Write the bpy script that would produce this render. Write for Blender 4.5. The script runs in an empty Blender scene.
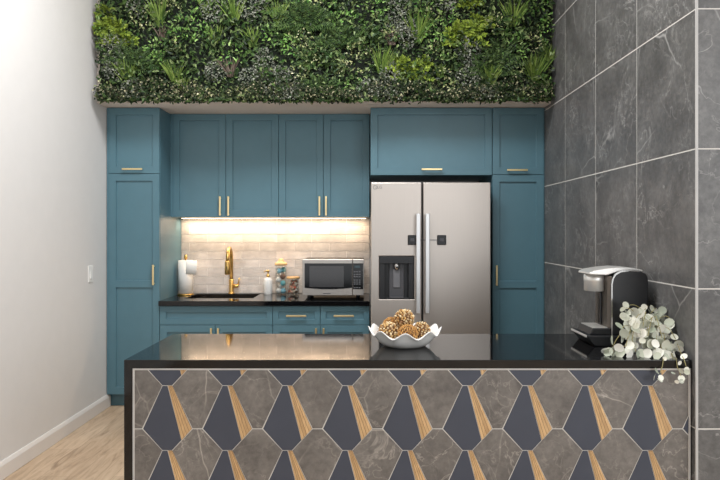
import bpy, math, random
from mathutils import Vector, Matrix
random.seed(7)
SC = bpy.context.scene
COL = SC.collection
PI = math.pi

# ---------------------------------------------------------------- camera, world, lights, exposure
F = 650.0            # focal length in pixels (720 wide)
HC = 1.36            # eye height
cam_d = bpy.data.cameras.new('camera')
cam_d.sensor_width = 36.0
cam_d.lens = 36.0 * F / 720.0
cam_d.shift_x = -6.0 / 720.0
cam_d.shift_y = -9.0 / 720.0
cam_d.clip_start = 0.05
cam = bpy.data.objects.new('camera', cam_d)
cam.location = (0, 0, HC)
cam.rotation_euler = (PI / 2, 0, 0)
COL.objects.link(cam)
SC.camera = cam

SC.view_settings.view_transform = 'Standard'
SC.view_settings.look = 'None'
SC.view_settings.gamma = 1.0
SC.view_settings.use_curve_mapping = False
SC.view_settings.exposure = 0.36

world = bpy.data.worlds.new('world')
SC.world = world
world.use_nodes = True
bg = world.node_tree.nodes['Background']
bg.inputs[0].default_value = (0.95, 0.98, 1.0, 1)
bg.inputs[1].default_value = 0.95


def area(name, loc, rot, sx, sy, power, color=(1, 1, 1)):
    l = bpy.data.lights.new(name, 'AREA')
    l.shape = 'RECTANGLE'
    l.size, l.size_y, l.energy, l.color = sx, sy, power, color
    o = bpy.data.objects.new(name, l)
    o.location, o.rotation_euler = loc, rot
    COL.objects.link(o)
    return o


area('ceiling_panel_light', (-0.45, 3.1, 3.72), (0, 0, 0), 1.6, 0.9, 78, (0.97, 0.985, 1.0))
area('right_fill_light', (2.6, -1.2, 2.2), (math.radians(84), 0, math.radians(48)), 2.6, 2.2, 48, (0.97, 0.985, 1.0))  # unseen fill light from the right, added to brighten the left wall


# ---------------------------------------------------------------- material helpers
def srgb(r, g, b):
    def f(c):
        c /= 255.0
        return c / 12.92 if c <= 0.04045 else ((c + 0.055) / 1.055) ** 2.4
    return (f(r), f(g), f(b), 1.0)


class NT:
    def __init__(self, name):
        self.m = bpy.data.materials.new(name)
        self.m.use_nodes = True
        self.t = self.m.node_tree
        self.b = self.t.nodes['Principled BSDF']

    def n(self, typ, **kw):
        nd = self.t.nodes.new(typ)
        for k, v in kw.items():
            setattr(nd, k, v)
        return nd

    def l(self, a, b):
        self.t.links.new(a, b)

    def ramp(self, fac, stops):
        r = self.n('ShaderNodeValToRGB')
        el = r.color_ramp.elements
        while len(el) < len(stops):
            el.new(0.5)
        for e, (p, c) in zip(el, stops):
            e.position = p
            e.color = c
        self.l(fac, r.inputs[0])
        return r.outputs[0]

    def mix(self, fac, a, b, blend='MIX'):
        x = self.n('ShaderNodeMix', data_type='RGBA', blend_type=blend)
        for s, v in ((x.inputs[0], fac), (x.inputs[6], a), (x.inputs[7], b)):
            if hasattr(v, 'is_linked'):
                self.l(v, s)
            else:
                s.default_value = v
        return x.outputs[2]

    def math(self, op, a, b=0.0):
        x = self.n('ShaderNodeMath', operation=op)
        for s, v in ((x.inputs[0], a), (x.inputs[1], b)):
            if hasattr(v, 'is_linked'):
                self.l(v, s)
            else:
                s.default_value = v
        return x.outputs[0]

    def coords(self, scale=(1, 1, 1), per_island=0.0):
        tc = self.n('ShaderNodeTexCoord')
        mp = self.n('ShaderNodeMapping')
        self.l(tc.outputs['Object'], mp.inputs[0])
        mp.inputs['Scale'].default_value = scale
        if per_island:
            g = self.n('ShaderNodeNewGeometry')
            v = self.n('ShaderNodeVectorMath', operation='SCALE')
            v.inputs[0].default_value = (13.7, 7.3, 19.1)
            self.l(g.outputs['Random Per Island'], v.inputs['Scale'])
            self.l(v.outputs[0], mp.inputs['Location'])
        return mp.outputs[0]

    def noise(self, vec, scale, detail=4, rough=0.55, dist=0.0):
        x = self.n('ShaderNodeTexNoise')
        x.inputs['Scale'].default_value = scale
        x.inputs['Detail'].default_value = detail
        x.inputs['Roughness'].default_value = rough
        x.inputs['Distortion'].default_value = dist
        self.l(vec, x.inputs['Vector'])
        return x.outputs[0]

    def bump(self, h, strength=0.2, dist=0.01):
        x = self.n('ShaderNodeBump')
        x.inputs['Strength'].default_value = strength
        x.inputs['Distance'].default_value = dist
        self.l(h, x.inputs['Height'])
        self.l(x.outputs[0], self.b.inputs['Normal'])

    def set(self, **kw):
        for k, v in kw.items():
            s = self.b.inputs[k.replace('_', ' ')]
            if hasattr(v, 'is_linked'):
                self.l(v, s)
            else:
                s.default_value = v
        return self


def plain(name, col, rough=0.5, metal=0.0, var=0.06, **kw):
    """a base colour with a faint procedural mottling"""
    t = NT(name)
    nz = t.noise(t.coords(), 9, 3)
    d = tuple(c * (1 - var) for c in col[:3]) + (1,)
    e = tuple(min(1, c * (1 + var)) for c in col[:3]) + (1,)
    t.set(Base_Color=t.ramp(nz, [(0.3, d), (0.7, e)]), Roughness=rough, Metallic=metal, **kw)
    return t.m


M = {}
M['wall'] = plain('white_wall_paint', srgb(222, 219, 216), 0.6, var=0.012)
M['ceiling'] = plain('ceiling_paint', srgb(235, 233, 230), 0.8, var=0.01)
M['soffit'] = plain('soffit_paint', srgb(238, 226, 216), 0.7, var=0.015)
M['trim'] = plain('white_trim_paint', srgb(228, 222, 216), 0.4, var=0.01)
M['blue'] = plain('blue_cabinet_paint', srgb(82, 118, 131), 0.38, var=0.03)
M['gold'] = plain('brushed_gold', srgb(240, 216, 164), 0.36, 1.0, var=0.05)
M['brass'] = plain('polished_brass', srgb(206, 168, 100), 0.34, 1.0, var=0.05)
M['dark'] = plain('dark_plastic', srgb(25, 26, 29), 0.4)
M['blackgloss'] = plain('black_gloss', srgb(14, 15, 18), 0.12)
M['darkgrey'] = plain('dark_grey_plastic', srgb(70, 70, 74), 0.45)
M['midgrey'] = plain('mid_grey_plastic', srgb(104, 104, 108), 0.4)
M['white'] = plain('white_ceramic', srgb(238, 236, 232), 0.25, var=0.01)
M['paper'] = plain('paper_towel', srgb(240, 236, 230), 0.9, var=0.015)
M['plastic_white'] = plain('white_plastic', srgb(236, 235, 232), 0.35, var=0.01)
M['chrome'] = plain('chrome', srgb(176, 174, 172), 0.2, 1.0, var=0.02)
M['silver'] = plain('silver_plastic', srgb(224, 222, 218), 0.34, 0.6, var=0.03)
M['gunmetal'] = plain('gunmetal', srgb(112, 106, 100), 0.35, 0.8, var=0.05)
M['woodlid'] = plain('pale_wood', srgb(214, 172, 118), 0.5, var=0.12)
M['black_granite'] = None


def steel(name, col, rough, axis=(60, 60, 0.6)):
    t = NT(name)
    nz = t.noise(t.coords(axis), 5, 4, 0.6)
    a = tuple(c * 0.93 for c in col[:3]) + (1,)
    t.set(Base_Color=t.ramp(nz, [(0.25, a), (0.75, col)]), Metallic=0.92, Roughness=rough)
    t.bump(nz, 0.03, 0.002)
    return t.m


M['steel'] = steel('brushed_steel', srgb(196, 188, 181), 0.4)
M['steel_h'] = steel('brushed_steel_bar', srgb(224, 225, 226), 0.4)
M['steel_mw'] = steel('microwave_steel', srgb(190, 184, 178), 0.36, (0.6, 60, 60))
M['sink'] = steel('sink_steel', srgb(214, 208, 200), 0.5, (0.6, 60, 60))


def granite():
    t = NT('black_polished_stone')
    v = t.coords()
    n1 = t.noise(v, 220, 2, 0.6)
    t.set(Base_Color=t.ramp(n1, [(0.45, srgb(9, 9, 11)), (0.72, srgb(24, 24, 26))]),
          Roughness=0.06, IOR=1.5)
    return t.m


M['stone'] = granite()


def marble(name, base, light, vein, vscale=2.2, rough=0.4, vein_amt=1.0):
    t = NT(name)
    v = t.coords((1, 1, 1), 1.0)
    cloud = t.noise(v, 4.5, 6, 0.62, 0.6)
    fine = t.noise(v, 38, 4, 0.65)
    col = t.ramp(cloud, [(0.3, base), (0.72, light)])
    fcol = t.ramp(fine, [(0.32, (0.66, 0.66, 0.66, 1)), (0.7, (1.25, 1.25, 1.25, 1))])
    col = t.mix(0.7, col, fcol, 'MULTIPLY')
    # long thin straight-ish veins from a warped cell pattern
    wz = t.n('ShaderNodeTexNoise')
    wz.inputs['Scale'].default_value = 3.0
    wz.inputs['Detail'].default_value = 3
    t.l(v, wz.inputs['Vector'])
    sc = t.n('ShaderNodeVectorMath', operation='SCALE')
    sc.inputs['Scale'].default_value = 0.11
    t.l(wz.outputs['Color'], sc.inputs[0])
    ad = t.n('ShaderNodeVectorMath', operation='ADD')
    t.l(v, ad.inputs[0])
    t.l(sc.outputs[0], ad.inputs[1])
    vo = t.n('ShaderNodeTexVoronoi', feature='DISTANCE_TO_EDGE')
    vo.inputs['Scale'].default_value = vscale
    t.l(ad.outputs[0], vo.inputs['Vector'])
    line = t.ramp(vo.outputs['Distance'], [(0.0, (1, 1, 1, 1)), (0.0075, (0, 0, 0, 1))])
    mask = t.ramp(t.noise(v, 1.9, 3), [(0.48, (0, 0, 0, 1)), (0.64, (1, 1, 1, 1))])
    f = t.mix(1.0, line, mask, 'MULTIPLY')
    # wispy veins where a noise field crosses its middle value
    for s_, wd, ms, amt in ((3.6, 0.010, 2.3, 0.75), (8.5, 0.016, 3.1, 0.5)):
        nn = t.noise(v, s_, 5, 0.55, 0.9)
        ab = t.math('ABSOLUTE', t.math('SUBTRACT', nn, 0.5))
        ln = t.ramp(ab, [(0.0, (1, 1, 1, 1)), (wd, (0, 0, 0, 1))])
        mk = t.ramp(t.noise(v, ms, 2), [(0.44, (0, 0, 0, 1)), (0.62, (1, 1, 1, 1))])
        f = t.math('ADD', f, t.math('MULTIPLY', t.mix(1.0, ln, mk, 'MULTIPLY'), amt))
    f = t.math('MINIMUM', t.math('MULTIPLY', f, 0.6 * vein_amt), 0.85)
    t.set(Base_Color=t.mix(f, col, vein), Roughness=rough)
    return t.m


M['wall_tile'] = marble('grey_marble_tile', srgb(78, 77, 77), srgb(110, 109, 108), srgb(196, 194, 191), 1.5, 0.4, 0.9)
M['hex_marble'] = marble('brown_grey_marble', srgb(94, 90, 87), srgb(128, 123, 118), srgb(206, 198, 188), 2.0, 0.45, 0.8)
M['grout'] = plain('white_grout', srgb(214, 210, 204), 0.8, var=0.02)
M['slate'] = plain('charcoal_blue_tile', srgb(63, 68, 81), 0.5, var=0.05)


def wood_stripe():
    t = NT('wood_inlay')
    v = t.coords((1, 1, 1), 1.0)
    nz = t.noise(t.coords((60, 60, 5), 1.0), 3, 4, 0.6)
    g = t.n('ShaderNodeNewGeometry')
    c1 = t.ramp(nz, [(0.25, srgb(184, 148, 104)), (0.75, srgb(222, 190, 144))])
    tint = t.ramp(g.outputs['Random Per Island'], [(0.0, (0.80, 0.76, 0.72, 1)), (1.0, (1.08, 1.06, 1.04, 1))])
    t.set(Base_Color=t.mix(1.0, c1, tint, 'MULTIPLY'), Roughness=0.5)
    return t.m


M['inlay'] = wood_stripe()


def floor_mat():
    t = NT('oak_plank_floor')
    v = t.coords()
    # planks run along y, 0.2 m wide and 1.2 m long
    rot = t.n('ShaderNodeMapping')
    rot.inputs['Rotation'].default_value = (0, 0, PI / 2)
    t.l(v, rot.inputs[0])
    br = t.n('ShaderNodeTexBrick', offset=0.37)
    br.inputs['Scale'].default_value = 1.0
    br.inputs['Brick Width'].default_value = 1.2
    br.inputs['Row Height'].default_value = 0.2
    br.inputs['Mortar Size'].default_value = 0.0015
    br.inputs['Mortar Smooth'].default_value = 0.1
    br.inputs['Color1'].default_value = (0.0, 0, 0, 1)
    br.inputs['Color2'].default_value = (1, 1, 1, 1)
    br.inputs['Mortar'].default_value = (0.5, 0.5, 0.5, 1)
    t.l(rot.outputs[0], br.inputs['Vector'])
    grain = t.noise(t.coords((7, 0.9, 1)), 3.0, 7, 0.62, 1.2)
    big = t.noise(t.coords((3, 0.6, 1)), 1.6, 3, 0.5, 0.8)
    col = t.ramp(grain, [(0.28, srgb(150, 126, 102)), (0.5, srgb(194, 170, 143)), (0.75, srgb(214, 193, 167))])
    tint = t.ramp(br.outputs['Color'], [(0.0, (0.90, 0.88, 0.86, 1)), (1.0, (1.04, 1.03, 1.02, 1))])
    col = t.mix(1.0, col, tint, 'MULTIPLY')
    col = t.mix(0.5, col, t.ramp(big, [(0.3, (0.82, 0.78, 0.74, 1)), (0.7, (1.05, 1.05, 1.05, 1))]), 'MULTIPLY')
    col = t.mix(t.math('MULTIPLY', br.outputs['Fac'], 0.7), col, srgb(150, 128, 104))
    t.set(Base_Color=col, Roughness=0.42)
    return t.m


M['floor'] = floor_mat()


def splash_mat():
    t = NT('glazed_beige_tile')
    v = t.coords((1, 1, 1), 1.0)
    g = t.n('ShaderNodeNewGeometry')
    nz = t.noise(v, 9, 5, 0.6, 0.5)
    c = t.ramp(nz, [(0.3, srgb(186, 178, 172)), (0.7, srgb(222, 214, 207))])
    tint = t.ramp(g.outputs['Random Per Island'], [(0, (0.9, 0.9, 0.9, 1)), (1, (1.06, 1.05, 1.04, 1))])
    t.set(Base_Color=t.mix(1.0, c, tint, 'MULTIPLY'), Roughness=0.16)
    t.bump(t.noise(v, 14, 3), 0.1, 0.01)
    return t.m


M['splash'] = splash_mat()
M['splash_grout'] = plain('pale_grout', srgb(242, 236, 230), 0.8, var=0.02)


def leaf_mat(name, stops, rough=0.45, subs=0.0):
    t = NT(name)
    g = t.n('ShaderNodeNewGeometry')
    n = len(stops)
    c = t.ramp(g.outputs['Random Per Island'], [(i / max(1, n - 1), srgb(*s)) for i, s in enumerate(stops)])
    t.set(Base_Color=c, Roughness=rough, Specular_IOR_Level=0.22)
    return t.m


M['leaf_dark'] = leaf_mat('dark_leaf', [(22, 32, 20), (38, 54, 32), (56, 78, 46), (90, 116, 62), (38, 54, 32), (138, 156, 102), (28, 40, 24), (62, 90, 48)], 0.36)
M['leaf_box'] = leaf_mat('boxwood_leaf', [(22, 32, 20), (42, 56, 36), (68, 82, 54), (30, 42, 28), (54, 70, 44), (92, 104, 72), (28, 38, 24), (190, 184, 150), (40, 54, 34)], 0.36)
M['leaf_bright'] = leaf_mat('bright_leaf', [(48, 84, 40), (100, 148, 70), (158, 192, 108), (70, 110, 52), (180, 204, 136), (120, 166, 84)], 0.36)
M['leaf_lime'] = leaf_mat('lime_fern', [(52, 70, 28), (112, 134, 44), (150, 168, 66), (78, 98, 36), (134, 152, 56)])
M['leaf_fern'] = leaf_mat('green_fern', [(34, 52, 30), (62, 86, 46), (88, 110, 60), (44, 64, 36), (72, 94, 50)])
M['leaf_grass'] = leaf_mat('grass_blade', [(48, 74, 34), (104, 132, 58), (152, 172, 92), (68, 98, 42), (122, 150, 68)])
M['leaf_silver'] = leaf_mat('silver_leaf', [(76, 84, 72), (128, 132, 120), (168, 170, 156), (96, 104, 90), (148, 150, 136)], 0.7)
M['leaf_cream'] = leaf_mat('cream_leaf', [(204, 202, 152), (158, 168, 108), (222, 218, 184), (112, 130, 80), (176, 182, 128), (86, 104, 60)])
M['leaf_brown'] = leaf_mat('bronze_blade', [(78, 64, 56), (108, 92, 82), (136, 122, 110), (60, 52, 44)])
M['backing'] = plain('dark_green_mat', srgb(20, 28, 18), 0.9, var=0.3)
M['euca'] = leaf_mat('frosted_leaf', [(204, 206, 190), (226, 226, 212), (240, 238, 228), (150, 158, 140), (216, 216, 200), (184, 188, 170), (242, 240, 230), (134, 142, 124)], 0.6)
M['euca_stem'] = plain('olive_stem', srgb(150, 140, 92), 0.6)
M['nut'] = leaf_mat('nut_pieces', [(226, 196, 142), (206, 164, 104), (168, 118, 66), (240, 220, 178), (132, 88, 50)], 0.5)
M['seed'] = leaf_mat('seed_pieces', [(196, 146, 84), (214, 168, 104), (176, 124, 66), (204, 154, 92)], 0.6)
M['brown_core'] = plain('brown_core', srgb(116, 82, 50), 0.8)
M['ball_blue'] = plain('pale_blue_ball', srgb(142, 190, 206), 0.6)
M['ball_teal'] = plain('teal_ball', srgb(104, 172, 180), 0.6)
M['ball_brown'] = plain('brown_ball', srgb(128, 96, 82), 0.6)
M['ball_white'] = plain('off_white_ball', srgb(224, 220, 214), 0.6)
M['candy'] = leaf_mat('wrapped_pieces', [(236, 228, 214), (204, 182, 152), (206, 96, 76), (226, 214, 194), (150, 120, 90), (240, 236, 226)], 0.4)


def glass_mat():
    t = NT('clear_glass')
    out = t.t.nodes['Material Output']
    tr = t.n('ShaderNodeBsdfTransparent')
    tr.inputs[0].default_value = (0.95, 0.96, 0.96, 1)
    gl = t.n('ShaderNodeBsdfGlossy')
    gl.inputs['Roughness'].default_value = 0.03
    lw = t.n('ShaderNodeLayerWeight')
    lw.inputs[0].default_value = 0.25
    mx = t.n('ShaderNodeMixShader')
    t.l(t.math('MULTIPLY', lw.outputs['Facing'], 0.28), mx.inputs[0])
    t.l(tr.outputs[0], mx.inputs[1])
    t.l(gl.outputs[0], mx.inputs[2])
    t.l(mx.outputs[0], out.inputs[0])
    return t.m


M['glass'] = glass_mat()


def emit_mat(name, col, s):
    t = NT(name)
    t.set(Base_Color=(0.8, 0.8, 0.8, 1) if s > 1 else (0.02, 0.02, 0.02, 1), Emission_Color=col, Emission_Strength=s)
    return t.m


M['led'] = emit_mat('warm_led', (1.0, 0.78, 0.52, 1), 6.0)
M['display'] = emit_mat('microwave_display', (0.25, 0.5, 0.6, 1), 0.08)


# ---------------------------------------------------------------- mesh builder
class MB:
    sheet = False

    def __init__(self):
        self.v, self.f, self.mi, self.sm = [], [], [], []

    def add(self, vs, fs, mat=0, smooth=False):
        b = len(self.v)
        self.v += [tuple(p) for p in vs]
        for f in fs:
            self.f.append(tuple(b + i for i in f))
            self.mi.append(mat)
            self.sm.append(smooth)
        return self

    def box(self, x0, x1, y0, y1, z0, z1, mat=0):
        vs = [(x0, y0, z0), (x1, y0, z0), (x1, y1, z0), (x0, y1, z0), (x0, y0, z1), (x1, y0, z1), (x1, y1, z1), (x0, y1, z1)]
        return self.add(vs, [(3, 2, 1, 0), (4, 5, 6, 7), (0, 1, 5, 4), (1, 2, 6, 5), (2, 3, 7, 6), (3, 0, 4, 7)], mat)

    def lathe(self, prof, seg=32, c=(0, 0, 0), mat=0, smooth=True, rfun=None, zfun=None):
        vs, fs = [], []
        n = len(prof)
        for i in range(seg):
            a = 2 * PI * i / seg
            for r, z in prof:
                rr = rfun(r, z, a) if rfun else r
                zz = zfun(r, z, a) if zfun else z
                vs.append((c[0] + rr * math.cos(a), c[1] + rr * math.sin(a), c[2] + zz))
        for i in range(seg):
            j = (i + 1) % seg
            for k in range(n - 1):
                fs.append((i * n + k, j * n + k, j * n + k + 1, i * n + k + 1))
        return self.add(vs, fs, mat, smooth)

    def tube(self, pts, r, seg=10, mat=0, smooth=True, cap=True):
        pts = [Vector(p) for p in pts]
        n = len(pts)
        rs = r if isinstance(r, (list, tuple)) else [r] * n
        vs, fs = [], []
        nrm = None
        for i, p in enumerate(pts):
            t = (pts[min(i + 1, n - 1)] - pts[max(i - 1, 0)]).normalized()
            if nrm is None:
                nrm = t.orthogonal().normalized()
            else:
                nrm = (nrm - t * nrm.dot(t))
                nrm = nrm.normalized() if nrm.length > 1e-6 else t.orthogonal().normalized()
            bi = t.cross(nrm)
            for k in range(seg):
                a = 2 * PI * k / seg
                vs.append(p + (nrm * math.cos(a) + bi * math.sin(a)) * rs[i])
        for i in range(n - 1):
            for k in range(seg):
                l = (k + 1) % seg
                fs.append((i * seg + k, i * seg + l, (i + 1) * seg + l, (i + 1) * seg + k))
        self.add(vs, fs, mat, smooth)
        if cap:
            b = len(self.v) - n * seg
            self.f.append(tuple(b + k for k in reversed(range(seg))))
            self.f.append(tuple(b + (n - 1) * seg + k for k in range(seg)))
            self.mi += [mat, mat]
            self.sm += [False, False]
        return self

    def prism(self, poly, axis, a0, a1, mat=0, smooth=False):
        """poly: 2D outline, extruded along axis ('x','y','z') from a0 to a1"""
        def p3(p, a):
            if axis == 'x':
                return (a, p[0], p[1])
            if axis == 'y':
                return (p[0], a, p[1])
            return (p[0], p[1], a)
        n = len(poly)
        vs = [p3(p, a0) for p in poly] + [p3(p, a1) for p in poly]
        fs = [tuple(range(n)), tuple(reversed(range(n, 2 * n)))]
        fs += [(i, n + i, n + (i + 1) % n, (i + 1) % n) for i in range(n)]
        return self.add(vs, fs, mat, smooth)

    def sphere(self, c, r, seg=14, rings=8, mat=0, sq=(1, 1, 1)):
        vs, fs = [], []
        for i in range(rings + 1):
            ph = PI * i / rings
            for k in range(seg):
                a = 2 * PI * k / seg
                vs.append((c[0] + r * sq[0] * math.sin(ph) * math.cos(a), c[1] + r * sq[1] * math.sin(ph) * math.sin(a), c[2] + r * sq[2] * math.cos(ph)))
        for i in range(rings):
            for k in range(seg):
                l = (k + 1) % seg
                fs.append((i * seg + k, (i + 1) * seg + k, (i + 1) * seg + l, i * seg + l))
        return self.add(vs, fs, mat, True)

    def build(self, name, mats, parent=None, loc=None, bevel=0.0, segs=2, merge=False):
        import bmesh
        me = bpy.data.meshes.new(name)
        me.from_pydata(self.v, [], self.f)
        if not isinstance(mats, (list, tuple)):
            mats = [mats]
        for m in mats:
            me.materials.append(m)
        me.polygons.foreach_set('material_index', self.mi)
        me.polygons.foreach_set('use_smooth', self.sm)
        bm = bmesh.new()
        bm.from_mesh(me)
        if merge:
            bmesh.ops.remove_doubles(bm, verts=bm.verts, dist=1e-5)
        if len(bm.faces) < 20000 and not self.sheet:
            bmesh.ops.recalc_face_normals(bm, faces=bm.faces)
        bm.to_mesh(me)
        bm.free()
        me.update()
        o = bpy.data.objects.new(name, me)
        COL.objects.link(o)
        if parent is not None:
            o.parent = parent
            # geometry is written in world space; keep it there
            o.matrix_parent_inverse = Matrix.Translation(-Vector(parent.location))
        if loc:
            o.location = loc
        if bevel:
            md = o.modifiers.new('bevel', 'BEVEL')
            md.width = bevel
            md.segments = segs
            md.limit_method = 'ANGLE'
            md.angle_limit = math.radians(40)
            md.harden_normals = False
        return o


def thing(name, label, cat, loc, group=None):
    o = bpy.data.objects.new(name, None)
    o.empty_display_size = 0.05
    o.location = loc
    COL.objects.link(o)
    o['label'], o['category'] = label, cat
    if group:
        o['group'] = group
    return o


def tag(o, label, cat, group=None, kind=None):
    o['label'], o['category'] = label, cat
    if group:
        o['group'] = group
    if kind:
        o['kind'] = kind
    return o


def struct(o):
    o['kind'] = 'structure'
    return o


def sub(o, parent):
    """hang a world-space mesh under a part (parts keep their origin at the world origin)"""
    o.parent = parent
    return o


def X(px, d):
    return (px - 366.0) * d / F


def Z(py, d):
    return HC + (231.0 - py) * d / F


# ---------------------------------------------------------------- setting
XL, XR = -2.0, 1.377          # side walls
YW, YB = 2.712, 5.60          # front of the tiled wall, back wall
ZC = 3.75
ISL_Y = 2.741

struct(MB().box(XL - 0.12, 3.4, -3.0, YB + 0.12, -0.08, 0.0).build('floor', M['floor']))
struct(MB().box(XL - 0.12, 3.4, -3.0, YB + 0.12, ZC, ZC + 0.1).build('ceiling', M['ceiling']))
struct(MB().box(XL - 0.12, XL, -3.0, YB + 0.12, 0.0, ZC).build('wall_left', M['wall']))
struct(MB().box(XL, XR + 0.02, YB, YB + 0.12, 0.0, ZC).build('wall_back', M['wall']))
SOF = 2.312
struct(MB().box(XL, XR + 0.001, 4.84, YB, SOF, ZC).build('wall_soffit', M['soffit']))

# right wall: grout core with marble tiles on the side and the end
b = MB()
b.box(XR + 0.0006, 3.4, YW + 0.0006, YB + 0.12, 0.0, ZC, 0)
g = 0.0027
TH, TZ0 = 0.5845, 0.534
tw = 0.594
zs = [TZ0 + TH * k for k in range(-1, 6)]
ys = [YW] + [YW + tw * k for k in range(1, 7)]
for k in range(len(zs) - 1):
    z0, z1 = max(0.0, zs[k]) + g, min(ZC, zs[k + 1]) - g
    for i in range(len(ys) - 1):
        y0, y1 = ys[i] + g, min(ys[i + 1] - g, YB)
        if y1 - y0 > 0.02:
            b.box(XR, XR + 0.004, y0, y1, z0, z1, 1)
    for i in range(4):
        x0, x1 = XR + 0.006 + 0.6 * i + g, min(XR + 0.006 + 0.6 * (i + 1) - g, 3.4)
        b.box(x0, x1, YW, YW + 0.004, z0, z1, 1)
struct(b.build('wall_right', [M['grout'], M['wall_tile']]))
b = MB().box(XR - 0.002, XR + 0.009, YW - 0.002, YW + 0.006, 0.0, ZC)
struct(b.build('trim_1', plain('tile_edge_trim', srgb(184, 182, 180), 0.4, 0.0), bevel=0.002))

b = MB().prism([(XL, 0.0), (XL + 0.016, 0.0), (XL + 0.016, 0.078), (XL + 0.011, 0.09), (XL + 0.006, 0.1), (XL, 0.1)], 'y', -3.0, 5.055)
struct(b.build('baseboard_left', M['trim'], bevel=0.002))

# ---------------------------------------------------------------- backsplash (thin tiled sheet on the back wall)
b = MB()
bx0, bx1, bz0, bz1 = -1.587, 0.03, 0.826, 1.474
b.box(bx0, bx1, YB - 0.006, YB - 0.0005, bz0, bz1, 0)
rh, tl, gg = 0.0722, 0.30, 0.0022
r = 0
z = bz0
while z < bz1 - 0.005:
    zt = min(z + rh, bz1)
    x = bx0 - (tl * 0.5 if r % 2 else 0.0) - 0.08
    while x < bx1:
        x0, x1 = max(x + gg, bx0), min(x + tl - gg, bx1)
        if x1 - x0 > 0.01:
            b.box(x0, x1, YB - 0.0095 - random.random() * 0.0012, YB - 0.005, z + gg, zt - gg, 1)
        x += tl
    z += rh
    r += 1
tag(b.build('backsplash', [M['splash_grout'], M['splash']]), 'glossy beige subway tile backsplash behind the sink and microwave', 'backsplash')


# ---------------------------------------------------------------- cabinets
def shaker(x0, x1, z0, z1, y, fr=0.054, th=0.02, rec=0.012, mid=None, mb=None, mat=0):
    """shaker front seen from -y; rails and stiles at y, panel recessed; one closed mesh"""
    b = mb or MB()
    xs = [x0, x0 + fr, x1 - fr, x1]
    zs = [z0, z0 + fr, z1 - fr, z1]
    panel = {(1, 1)}
    if mid:
        zs = [z0, z0 + fr, mid - fr / 2, mid + fr / 2, z1 - fr, z1]
        panel = {(1, 1), (1, 3)}
    nz = len(zs) - 1

    def dep(i, k):
        return y + rec if (i, k) in panel else y
    for i in range(3):
        for k in range(nz):
            d = dep(i, k)
            b.add([(xs[i], d, zs[k]), (xs[i + 1], d, zs[k]), (xs[i + 1], d, zs[k + 1]), (xs[i], d, zs[k + 1])], [(0, 1, 2, 3)], mat)
            if i < 2 and dep(i + 1, k) != d:
                e, x = dep(i + 1, k), xs[i + 1]
                b.add([(x, d, zs[k]), (x, e, zs[k]), (x, e, zs[k + 1]), (x, d, zs[k + 1])], [(0, 1, 2, 3)], mat)
            if k < nz - 1 and dep(i, k + 1) != d:
                e, z = dep(i, k + 1), zs[k + 1]
                b.add([(xs[i], d, z), (xs[i + 1], d, z), (xs[i + 1], e, z), (xs[i], e, z)], [(0, 1, 2, 3)], mat)
    yb = y + th
    for i in range(3):
        b.add([(xs[i], y, z0), (xs[i + 1], y, z0), (xs[i + 1], yb, z0), (xs[i], yb, z0)], [(0, 1, 2, 3)], mat)
        b.add([(xs[i], y, z1), (xs[i + 1], y, z1), (xs[i + 1], yb, z1), (xs[i], yb, z1)], [(0, 1, 2, 3)], mat)
    for k in range(nz):
        b.add([(x0, y, zs[k]), (x0, yb, zs[k]), (x0, yb, zs[k + 1]), (x0, y, zs[k + 1])], [(0, 1, 2, 3)], mat)
        b.add([(x1, y, zs[k]), (x1, yb, zs[k]), (x1, yb, zs[k + 1]), (x1, y, zs[k + 1])], [(0, 1, 2, 3)], mat)
    # back, same grid so that the shell closes
    for i in range(3):
        for k in range(nz):
            b.add([(xs[i], yb, zs[k]), (xs[i + 1], yb, zs[k]), (xs[i + 1], yb, zs[k + 1]), (xs[i], yb, zs[k + 1])], [(0, 1, 2, 3)], mat)
    return b


def bar_handle(x, z, y, length, vertical, parent):
    """bar pull on two posts standing off a front at y"""
    b = MB()
    x, z = x * (y - 0.03) / y, HC + (z - HC) * (y - 0.03) / y
    h, w, so = length * 0.47, 0.0068, 0.026
    if vertical:
        b.box(x - w, x + w, y - so - 0.009, y - so, z - h, z + h)
        for s in (-1, 1):
            zz = z + s * (h - 0.012)
            b.tube([(x, y - so, zz), (x, y + 0.0, zz)], 0.0048, 10)
    else:
        b.box(x - h, x + h, y - so - 0.009, y - so, z - w, z + w)
        for s in (-1, 1):
            xx = x + s * (h - 0.012)
            b.tube([(xx, y - so, z), (xx, y + 0.0, z)], 0.0048, 10)
    return sub(b.build('handle', M['gold'], bevel=0.002), parent)


def door(t, x0, x1, z0, z1, y, mid=None, fr=0.054, name='door'):
    return shaker(x0, x1, z0, z1, y, fr, mid=mid).build(name, M['blue'], t, bevel=0.0012, segs=1, merge=True)


DF = 5.0       # front of tall and base doors
DU = 5.27      # front of wall cabinet doors
gap = 0.0018


def body(t, x0, x1, z0, z1, y0, y1=YB - 0.012, fill=None, toe=None):
    b = MB().box(x0, x1, y0, y1, z0, z1)
    o = b.build('body', M['blue'], t, bevel=0.0015, segs=1)
    if toe:
        MB().box(x0, x1, y0 + 0.05, y1, 0.0, z0).build('toe_kick', M['blue'], t)
    return o


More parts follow.
